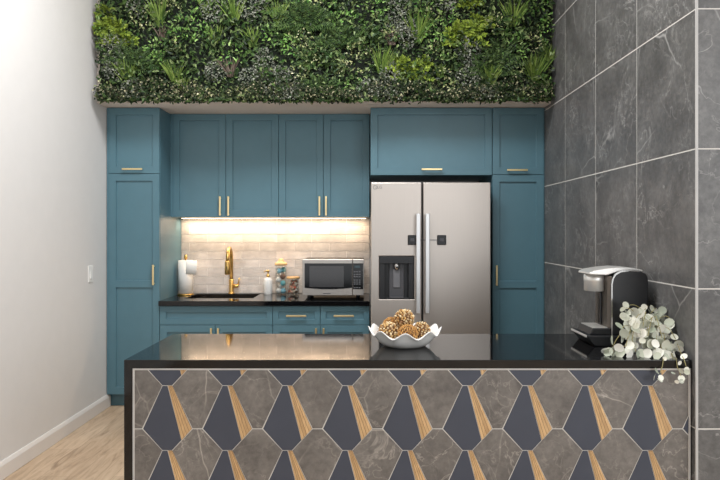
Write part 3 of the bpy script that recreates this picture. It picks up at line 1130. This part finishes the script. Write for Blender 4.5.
def nut_ball(c, r_, mat, core, pieces, pr, lab, seed, flat=1.0):
    rnd = random.Random(seed)
    b = MB()
    b.sphere((0, 0, 0), r_ * 0.86, 18, 12, 1)
    ga = PI * (3 - math.sqrt(5))
    for k in range(pieces):
        zz = 1 - 2 * (k + 0.5) / pieces
        rr = math.sqrt(1 - zz * zz)
        a = ga * k + rnd.uniform(-0.15, 0.15)
        n = Vector((rr * math.cos(a), rr * math.sin(a), zz))
        p = n * (r_ * rnd.uniform(0.86, 0.96))
        s = pr * rnd.uniform(0.8, 1.2)
        # an angular chip: squashed octahedral pebble with a random lean
        rot = Matrix.Rotation(rnd.uniform(0, 6.28), 3, n) @ n.to_track_quat('Z', 'Y').to_matrix()
        vs, fs = [], []
        for i in range(3):
            ph = (0.0, 0.62, 0.98)[i]
            m_ = (1.0, 0.8, 0.3)[i]
            for q in range(6):
                an = 2 * PI * q / 6
                vs.append(p + rot @ Vector((s * m_ * math.cos(an), s * 0.75 * m_ * math.sin(an), s * ph * flat)))
        for i in range(2):
            for q in range(6):
                l_ = (q + 1) % 6
                fs.append((i * 6 + q, i * 6 + l_, (i + 1) * 6 + l_, (i + 1) * 6 + q))
        fs.append(tuple(range(12, 18)))
        b.add(vs, fs, 0, False)
    o = b.build('decorative_ball', [M[mat], M[core]], loc=c)
    return tag(o, lab, 'ball', 'dried seed balls in the bowl')


nut_ball((X(388.5, 3.05), 3.055, IT + 0.070), 0.047, 'nut', 'brown_core', 150, 0.0062, 'cream and brown chip-covered ball at the left of the bowl', 1)
nut_ball((X(391.5, 3.13), 3.142, IT + 0.083), 0.045, 'seed', 'brown_core', 320, 0.0044, 'tan seed ball at the back left of the bowl', 2)
nut_ball((X(404.3, 3.10), 3.103, IT + 0.124), 0.045, 'nut', 'brown_core', 140, 0.0066, 'cream chip-covered ball on top of the other balls', 3, 1.3)
nut_ball((X(408.0, 3.02), 3.015, IT + 0.064), 0.048, 'seed', 'brown_core', 420, 0.0040, 'tan finely seeded ball at the front of the bowl', 4)
nut_ball((X(421.5, 3.08), 3.085, IT + 0.072), 0.041, 'nut', 'brown_core', 140, 0.0056, 'cream chip-covered ball at the right of the bowl', 5)

# ---------------------------------------------------------------- coffee maker, facing left
t = thing('coffee_maker', 'black and silver single-cup coffee maker on the island by marble wall', 'coffee maker', (1.22, 3.18, IT))
ya, yb = 3.075, 3.285
ym = (ya + yb) / 2
# body: rounded side outline extruded across
prof = [(1.335, IT + 0.03), (1.337, IT + 0.30), (1.334, IT + 0.325), (1.325, IT + 0.342), (1.30, IT + 0.353), (1.25, IT + 0.358),
        (1.205, IT + 0.352), (1.18, IT + 0.338), (1.168, IT + 0.318), (1.163, IT + 0.29), (1.163, IT + 0.03)]
MB().prism(prof, 'y', ya, yb).build('body', M['dark'], t, bevel=0.006, segs=3)
# silver band along the front and top of the near and far side
for yy in (ya - 0.0015, yb - 0.0065):
    b = MB()
    inner = [(1.30, IT + 0.3505), (1.25, IT + 0.3545), (1.2065, IT + 0.3487), (1.1825, IT + 0.3355), (1.1713, IT + 0.3165), (1.1665, IT + 0.289), (1.1665, IT + 0.03)]
    outer = [(1.30, IT + 0.356), (1.25, IT + 0.361), (1.203, IT + 0.3548), (1.177, IT + 0.340), (1.1652, IT + 0.319), (1.160, IT + 0.29), (1.160, IT + 0.03)]
    for i in range(len(inner) - 1):
        b.prism([inner[i], inner[i + 1], outer[i + 1], outer[i]], 'y', yy, yy + 0.008)
    b.build('side_trim', M['chrome'], t)
# front column
b = MB().prism([(1.168, ya + 0.012), (1.152, ya + 0.03), (1.146, ym), (1.152, yb - 0.03), (1.168, yb - 0.012)], 'z', IT + 0.06, IT + 0.33)
b.build('front_column', M['gunmetal'], t, bevel=0.003)
MB().box(1.140, 1.149, ym - 0.018, ym + 0.018, IT + 0.09, IT + 0.25).build('nozzle_channel', M['blackgloss'], t, bevel=0.003)
# brew head
b = MB().lathe([(0.0, 0.252), (0.046, 0.252), (0.05, 0.256), (0.05, 0.298), (0.051, 0.30), (0.051, 0.332), (0.0, 0.332)], 32, (1.118, ym, IT))
b.build('brew_head', M['silver'], t)
# lid: broad silver tongue that sweeps from the head over the top
lp = [(1.064, IT + 0.336), (1.067, IT + 0.346), (1.09, IT + 0.356), (1.15, IT + 0.366), (1.21, IT + 0.371), (1.27, IT + 0.368), (1.32, IT + 0.358),
      (1.32, IT + 0.350), (1.25, IT + 0.354), (1.19, IT + 0.346), (1.15, IT + 0.333)]
MB().prism(lp, 'y', ya + 0.022, yb - 0.022).build('lid', M['silver'], t, bevel=0.006, segs=3)
# base and drip tray
b = MB().prism([(1.075, IT), (1.35, IT), (1.352, IT + 0.046), (1.04, IT + 0.052), (1.04, IT + 0.044)], 'y', ya - 0.018, yb + 0.005)
b.build('base', M['dark'], t, bevel=0.005, segs=2)
MB().box(1.036, 1.0405, ya - 0.014, yb + 0.001, IT + 0.042, IT + 0.053).build('base_trim', M['silver'], t, bevel=0.0015)
b = MB().prism([(1.06, IT + 0.051), (1.163, IT + 0.049), (1.163, IT + 0.082), (1.075, IT + 0.082)], 'y', ya + 0.008, yb - 0.02)
b.build('drip_tray', M['dark'], t, bevel=0.004)
b = MB()
for k in range(9):
    y = ya + 0.02 + k * 0.0185
    b.box(1.078, 1.15, y, y + 0.011, IT + 0.0815, IT + 0.0855)
b.build('drip_grid', M['silver'], t)

# ---------------------------------------------------------------- eucalyptus plant
px0_, py0_ = 1.232, 2.93
t = thing('potted_plant', 'trailing frosted eucalyptus in a white pot on the island corner', 'plant', (px0_, py0_, IT))
MB().lathe([(0.0, 0.0), (0.045, 0.0), (0.05, 0.004), (0.056, 0.118), (0.0525, 0.12), (0.05, 0.105), (0.0, 0.103)], 28, (px0_, py0_, IT)).build('pot', M['white'], t)
stems, leaves = MB(), MB()
leaves.sheet = True
rnd = random.Random(11)


def round_leaf(mb, p, nrm, up, r_):
    nrm = nrm.normalized()
    up = (up - nrm * up.dot(nrm)).normalized()
    sd = nrm.cross(up)
    vs = [p + nrm * (-0.12 * r_)]
    m_ = 10
    for k in range(m_):
        a = 2 * PI * k / m_
        rr = r_ * (1 + 0.10 * math.cos(a))
        vs.append(p + up * (rr * math.cos(a)) + sd * (rr * 0.95 * math.sin(a)) + nrm * (0.10 * r_ * math.sin(a) ** 2))
    mb.add(vs, [(0, 1 + k, 1 + (k + 1) % m_) for k in range(m_)], 0, True)


def wx(px, py, d):
    return Vector((X(px, d), d, Z(py, d)))


root = Vector((px0_, py0_, IT + 0.108))
ends = [  # photo-measured tips of the visible stems, with their distance
    [(634, 312, 2.90), (626, 308, 2.88)], [(648, 306, 2.95)], [(642, 314, 2.85), (636, 318, 2.83)],
    [(656, 308, 2.98)], [(666, 316, 2.93), (672, 322, 2.90)], [(668, 328, 2.86), (676, 340, 2.82)],
    [(624, 326, 2.86), (619, 336, 2.84), (612, 349, 2.85)], [(630, 332, 2.83), (626, 346, 2.82), (616, 352, 2.83)],
    [(648, 328, 2.84), (640, 345, 2.815)], [(658, 326, 2.85), (655, 350, 2.80)], [(652, 318, 2.84), (648, 336, 2.81)],
    [(664, 334, 2.83), (666, 350, 2.79)], [(674, 338, 2.84), (682, 356, 2.77), (686, 366, 2.715)],
    [(668, 346, 2.82), (674, 362, 2.75), (681, 376, 2.71)], [(660, 344, 2.82), (665, 362, 2.75), (660, 373, 2.715)],
    [(640, 308, 2.99), (630, 305, 3.0)], [(662, 312, 3.02), (672, 310, 2.98)], [(646, 312, 2.90), (643, 326, 2.83)],
    [(656, 316, 2.88), (662, 338, 2.80)], [(636, 322, 2.86), (632, 340, 2.83), (636, 352, 2.80)],
]
for si, e_ in enumerate(ends):
    ctrl = [root + Vector((rnd.uniform(-0.03, 0.03), rnd.uniform(-0.03, 0.03), 0))] + [wx(*q) for q in e_]
    pts = []
    for i in range(len(ctrl) - 1):
        n_ = 6
        for k in range(n_):
            u = k / n_
            q = ctrl[i].lerp(ctrl[i + 1], u)
            q.z += 0.008 * math.sin(PI * u) if i == 0 else 0.006 * math.sin(PI * u)
            q.z = max(q.z, IT + 0.004) if q.y > 2.735 else q.z
            pts.append(q)
    pts.append(ctrl[-1])
    stems.tube(pts, 0.0016, 6)
    dist = 0.0
    side = 1
    L = 0.0
    for i in range(1, len(pts)):
        L += (pts[i] - pts[i - 1]).length
        dist += (pts[i] - pts[i - 1]).length
        if (L > 0.03 and dist > 0.023) or i == len(pts) - 1:
            dist = 0.0
            tan = (pts[i] - pts[i - 1]).normalized()
            for s in ((side,) if i < len(pts) - 1 else (1, -1)):
                view = Vector((-0.25, -1.0, 0.35))
                nrm = view + Vector((rnd.uniform(-1.4, 1.4), rnd.uniform(-0.5, 0.6), rnd.uniform(-1.2, 1.0)))
                out = tan.cross(Vector((0, -1, 0.2))).normalized() * s + tan * 0.4
                r_ = rnd.uniform(0.014, 0.0245) * (0.66 if pts[i].z < IT + 0.015 and pts[i].y < 2.76 else 1.0)
                c_ = pts[i] + out * (r_ * 0.9) + Vector((-0.012, -0.006, -0.018))
                c_.z = max(c_.z, IT + r_ * 0.75) if c_.y > 2.738 else c_.z
                if c_.x + r_ > XR - 0.004:
                    c_.x = XR - 0.004 - r_
                round_leaf(leaves, c_, nrm, out, r_)
            side = -side
stems.build('stems', M['euca_stem'], t)
leaves.build('foliage', M['euca'], t)

# ---------------------------------------------------------------- green wall
GX0, GX1, GZ0, GZ1 = XL + 0.03, XR - 0.006, SOF + 0.006, 3.32
MB.sheet = True       # leaves below are open sheets
t = thing('green_wall', 'lush artificial green wall of mixed foliage above the cabinets', 'plant wall', ((GX0 + GX1) / 2, 4.83, GZ0))
MB().box(GX0 + 0.01, GX1 - 0.005, 4.79, 4.839, GZ0 + 0.008, GZ1).build('backing_panel', M['backing'], t)
rnd = random.Random(23)


def leaf(mb, p, d, n, L, W, fold=0.25, curl=0.15, mat=0):
    """pointed oval leaf: base p, direction d, facing n"""
    d = d.normalized()
    n = (n - d * n.dot(d))
    n = n.normalized() if n.length > 1e-5 else d.orthogonal().normalized()
    s = d.cross(n)
    up = n * (fold * W)
    tip = p + d * L - n * (curl * L)
    vs = [p, p + d * (L * 0.32) + s * (W * 0.5) + up, p + d * (L * 0.7) + s * (W * 0.38) + up * 0.6, tip,
          p + d * (L * 0.7) - s * (W * 0.38) + up * 0.6, p + d * (L * 0.32) - s * (W * 0.5) + up]
    mb.add(vs, [(0, 1, 2, 3), (0, 3, 4, 5)], mat, False)


def rdir(spread_y=0.6):
    a = rnd.uniform(0, 2 * PI)
    return Vector((math.cos(a), -rnd.uniform(0.0, spread_y), math.sin(a)))


def fn():
    return Vector((rnd.uniform(-1.0, 1.0), -1.0, rnd.uniform(-0.8, 1.5)))


def inb(p, m=0.0):
    return GX0 + m < p.x < GX1 - m and p.z < GZ1


# overall cover of small leaves, growing in soft patches of different size
cover = MB()
for k in range(13500):
    x, z = rnd.uniform(GX0, GX1 - 0.01), rnd.uniform(GZ0 + 0.004, GZ1)
    if k % 14 == 0:      # a sprig hanging off the bottom edge now and then
        z = GZ0 - rnd.uniform(-0.01, 0.012)
    pt = math.sin(x * 9.1 + 1.3) * math.sin(z * 11.7 + x * 3.0) + 0.4 * math.sin(x * 23 + z * 17)
    y = 4.81 - 0.10 * rnd.random() ** 1.2 - 0.03 * max(0, pt)
    L = rnd.uniform(0.022, 0.036) * (1.35 if pt > 0.25 else 1.0)
    d_ = rdir(0.9)
    p = Vector((x, y, z))
    q = p + d_.normalized() * L
    if q.x < GX0 - 0.004 or q.x > GX1 or q.z < GZ0 - 0.03:
        continue
    leaf(cover, p, d_, fn(), L, L * rnd.uniform(0.38, 0.6))
o = cover.build('leaf_cover', M['leaf_dark'], t)
o['kind'] = 'stuff'
o['label'] = 'dark green small-leaved cover between the plants'
# dense low boxwood band with pale tips along the bottom edge
box = MB()
for k in range(5200):
    x = rnd.uniform(GX0, GX1 - 0.01)
    h = 0.11 + 0.04 * math.sin(x * 7.3) + 0.02 * math.sin(x * 19)
    z = GZ0 + 0.002 + h * rnd.random() ** 0.9
    y = 4.79 - 0.11 * rnd.random() ** 0.7
    L = rnd.uniform(0.013, 0.022)
    d_ = rdir(1.2)
    leaf(box, Vector((x, y, z)), d_, fn(), L, L * 0.62)
o = box.build('boxwood_edging', M['leaf_box'], t)
o['kind'] = 'stuff'
o['label'] = 'low boxwood edging with cream tips along the bottom'

GD = 4.70


def gp(px, py, d=GD):
    return Vector((X(px, d), d, Z(py, d)))


def grass(px, py, h, n=26, spread=0.75, mat='leaf_grass', name='grass_tuft'):
    b = MB()
    base = gp(px, py, 4.76)
    h = h / 138.0
    for k in range(int(n * 1.5)):
        a = rnd.uniform(-spread, spread) * 0.75
        L = h * rnd.uniform(0.7, 1.1)
        w = 0.005 * rnd.uniform(0.7, 1.3)
        d_ = Vector((math.sin(a), -rnd.uniform(0.15, 0.7), math.cos(a))).normalized()
        sd = d_.cross(Vector((0, -1, 0.2))).normalized()
        st = base + Vector((rnd.uniform(-0.02, 0.02), 0, rnd.uniform(-0.01, 0.01)))
        vs = []
        for i in range(5):
            u = i / 4
            c_ = st + d_ * (L * u) + Vector((math.sin(a) * 0.25, -0.12, -0.28)) * (L * u * u * 0.4)
            if c_.x < GX0:
                c_.x = GX0
            if c_.x > GX1:
                c_.x = GX1
            ww = w * (1 - u ** 1.6) + 0.0004
            vs += [c_ - sd * ww, c_ + sd * ww]
        b.add(vs, [(2 * i, 2 * i + 1, 2 * i + 3, 2 * i + 2) for i in range(4)], 0, False)
    return b.build(name, M[mat], t)


def fern(px, py, r_, n=9, mat='leaf_fern', name='fern', a0=-1.6, a1=1.6, leafl=0.2, frilly=False):
    b = MB()
    base = gp(px, py, 4.77)
    r_ = r_ / 138.0
    for k in range(n):
        a = a0 + (a1 - a0) * (k + 0.5) / n + rnd.uniform(-0.15, 0.15)
        L = r_ * rnd.uniform(0.75, 1.1)
        d_ = Vector((math.sin(a), -0.45, math.cos(a))).normalized()
        N_ = 13
        prev = None
        for i in range(1, N_ + 1):
            u = i / N_
            c_ = base + d_ * (L * u) + Vector((0, -0.05, -0.45)) * (L * u * u * 0.6)
            if not inb(c_, 0.0):
                break
            tan = (c_ - prev).normalized() if prev is not None else d_
            prev = c_
            ll = r_ * leafl * (1 - 0.75 * u) * (1.25 if frilly else 1.0) + 0.006
            nf = Vector((rnd.uniform(-0.2, 0.2), -1, 0.35))
            sd = tan.cross(nf).normalized()
            for s in (-1, 1):
                dd = sd * s + tan * 0.55 + (Vector((rnd.uniform(-.5, .5), rnd.uniform(-.5, .2), rnd.uniform(-.5, .5))) if frilly else Vector((0, 0, 0)))
                leaf(b, c_, dd, nf, ll, ll * (0.5 if frilly else 0.34), 0.12, 0.1)
    return b.build(name, M[mat], t)


def clump(px, py, rx, ry, n, L, ratio, mat, name, depth=0.09):
    """mound of little leaves"""
    b = MB()
    c_ = gp(px, py, 4.77)
    rx, ry = rx / 138.0, ry / 138.0
    for k in range(n):
        a, q = rnd.uniform(0, 2 * PI), math.sqrt(rnd.random())
        p = c_ + Vector((rx * q * math.cos(a), 0, ry * q * math.sin(a)))
        p.y = 4.775 - depth * math.sqrt(max(0.0, 1 - q * q)) * rnd.uniform(0.6, 1.0)
        if not (GX0 + 0.01 < p.x < GX1 - 0.02) or p.z > GZ1 or p.z < GZ0:
            continue
        d_ = Vector((math.cos(a) * q, -0.5, math.sin(a) * q)) + Vector((rnd.uniform(-.9, .9), rnd.uniform(-.4, .3), rnd.uniform(-.7, .9)))
        l_ = L * rnd.uniform(0.7, 1.25)
        leaf(b, p, d_, fn(), l_, l_ * ratio)
    return b.build(name, M[mat], t)


# feathery lime ferns
for a in ((112, 34, 26, 11), (122, 44, 22, 9), (104, 16, 16, 7), (408, 76, 25, 9), (396, 66, 14, 5), (424, 66, 14, 5),
          (463, 42, 30, 11), (478, 28, 20, 8), (470, 6, 16, 7)):
    fern(*a, mat='leaf_lime', name='lime_fern', leafl=0.27, frilly=True)
for (px, py, r_, n_) in ((136, 68, 28, 9), (150, 64, 20, 7), (120, 60, 18, 7), (304, 28, 40, 13), (310, 24, 30, 9), (336, 44, 28, 9), (160, 70, 24, 8), (130, 64, 30, 9), (290, 40, 20, 7), (318, 62, 30, 9), (322, 92, 26, 9),
                         (345, 46, 22, 7), (332, 30, 22, 8), (410, 88, 22, 8), (494, 74, 34, 10), (500, 56, 24, 8), (484, 90, 20, 7), (370, 40, 20, 7)):
    fern(px, py, r_, n_)
for a in ((160, 26, 32, 26), (128, 84, 26, 26), (176, 84, 26, 30), (234, 24, 30, 26), (216, 42, 18, 18), (252, 46, 22, 20), (278, 26, 28, 26),
          (418, 42, 34, 24), (382, 76, 34, 30), (513, 26, 30, 30), (534, 84, 34, 36), (490, 84, 24, 24), (440, 76, 14, 14), (184, 90, 16, 16), (548, 60, 18, 14), (206, 12, 18, 16)):
    grass(*a)
for a in ((230, 76, 22, 15), (268, 82, 18, 12), (163, 40, 16, 10), (392, 44, 16, 10)):
    grass(*a, mat='leaf_brown', name='bronze_grass', spread=0.8)
for (px, py, rx, ry, n_) in ((113, 48, 14, 14, 130), (116, 70, 12, 10, 100), (133, 93, 11, 13, 130), (214, 8, 12, 14, 120), (252, 8, 15, 12, 130), (216, 72, 10, 10, 90),
                             (264, 66, 9, 16, 120), (280, 84, 18, 16, 210), (250, 78, 10, 8, 70), (290, 96, 12, 9, 90), (398, 14, 11, 24, 190), (408, 34, 9, 14, 100),
                             (390, 80, 10, 17, 140), (370, 92, 12, 12, 130), (394, 96, 9, 8, 70), (468, 52, 11, 14, 120), (468, 78, 12, 12, 110), (484, 98, 13, 9, 100), (140, 8, 12, 9, 70), (446, 6, 10, 8, 60)):
    clump(px, py, rx * 1.1, ry * 1.1, n_ * 2, 0.016, 0.72, 'leaf_silver', 'silver_plant')
for (px, py, rx, ry, n_) in ((190, 26, 15, 12, 60), (183, 37, 11, 8, 40), (156, 48, 8, 8, 30), (158, 62, 8, 8, 34), (99, 28, 6, 8, 22), (204, 6, 10, 10, 40), (204, 36, 8, 8, 30),
                             (232, 56, 12, 10, 40), (276, 36, 12, 8, 44), (290, 50, 7, 12, 36), (344, 22, 14, 8, 50), (374, 8, 14, 8, 50), (430, 34, 14, 10, 56), (424, 12, 9, 8, 30),
                             (512, 50, 12, 12, 60), (545, 28, 9, 14, 60), (538, 8, 12, 9, 40), (446, 46, 14, 12, 50), (446, 20, 9, 12, 36), (512, 30, 8, 10, 34), (320, 8, 14, 8, 40), (546, 88, 7, 9, 26), (350, 88, 14, 8, 40), (300, 8, 9, 8, 30)):
    clump(px, py, rx * 1.25, ry * 1.2, n_, 0.029, 0.5, 'leaf_bright', 'bright_shrub')
for (px, py, rx, ry, n_) in ((142, 18, 10, 10, 60), (178, 46, 7, 7, 34), (102, 90, 9, 8, 60), (300, 38, 12, 8, 46), (312, 54, 14, 10, 56), (300, 72, 9, 8, 40), (358, 52, 12, 7, 44),
                             (344, 66, 8, 6, 26), (392, 32, 8, 8, 36), (432, 50, 7, 8, 26), (494, 24, 9, 11, 56), (534, 42, 8, 10, 44), (172, 8, 10, 7, 36), (312, 4, 12, 5, 34), (186, 88, 12, 7, 50),
                             (446, 88, 14, 8, 56), (515, 70, 7, 6, 26), (430, 16, 8, 6, 22), (440, 72, 8, 4, 18), (522, 94, 16, 6, 40), (206, 94, 14, 5, 40), (240, 94, 14, 6, 40), (350, 74, 12, 5, 26)):
    clump(px, py, rx * 1.1, ry * 1.1, n_, 0.019, 0.6, 'leaf_cream', 'variegated_shrub')
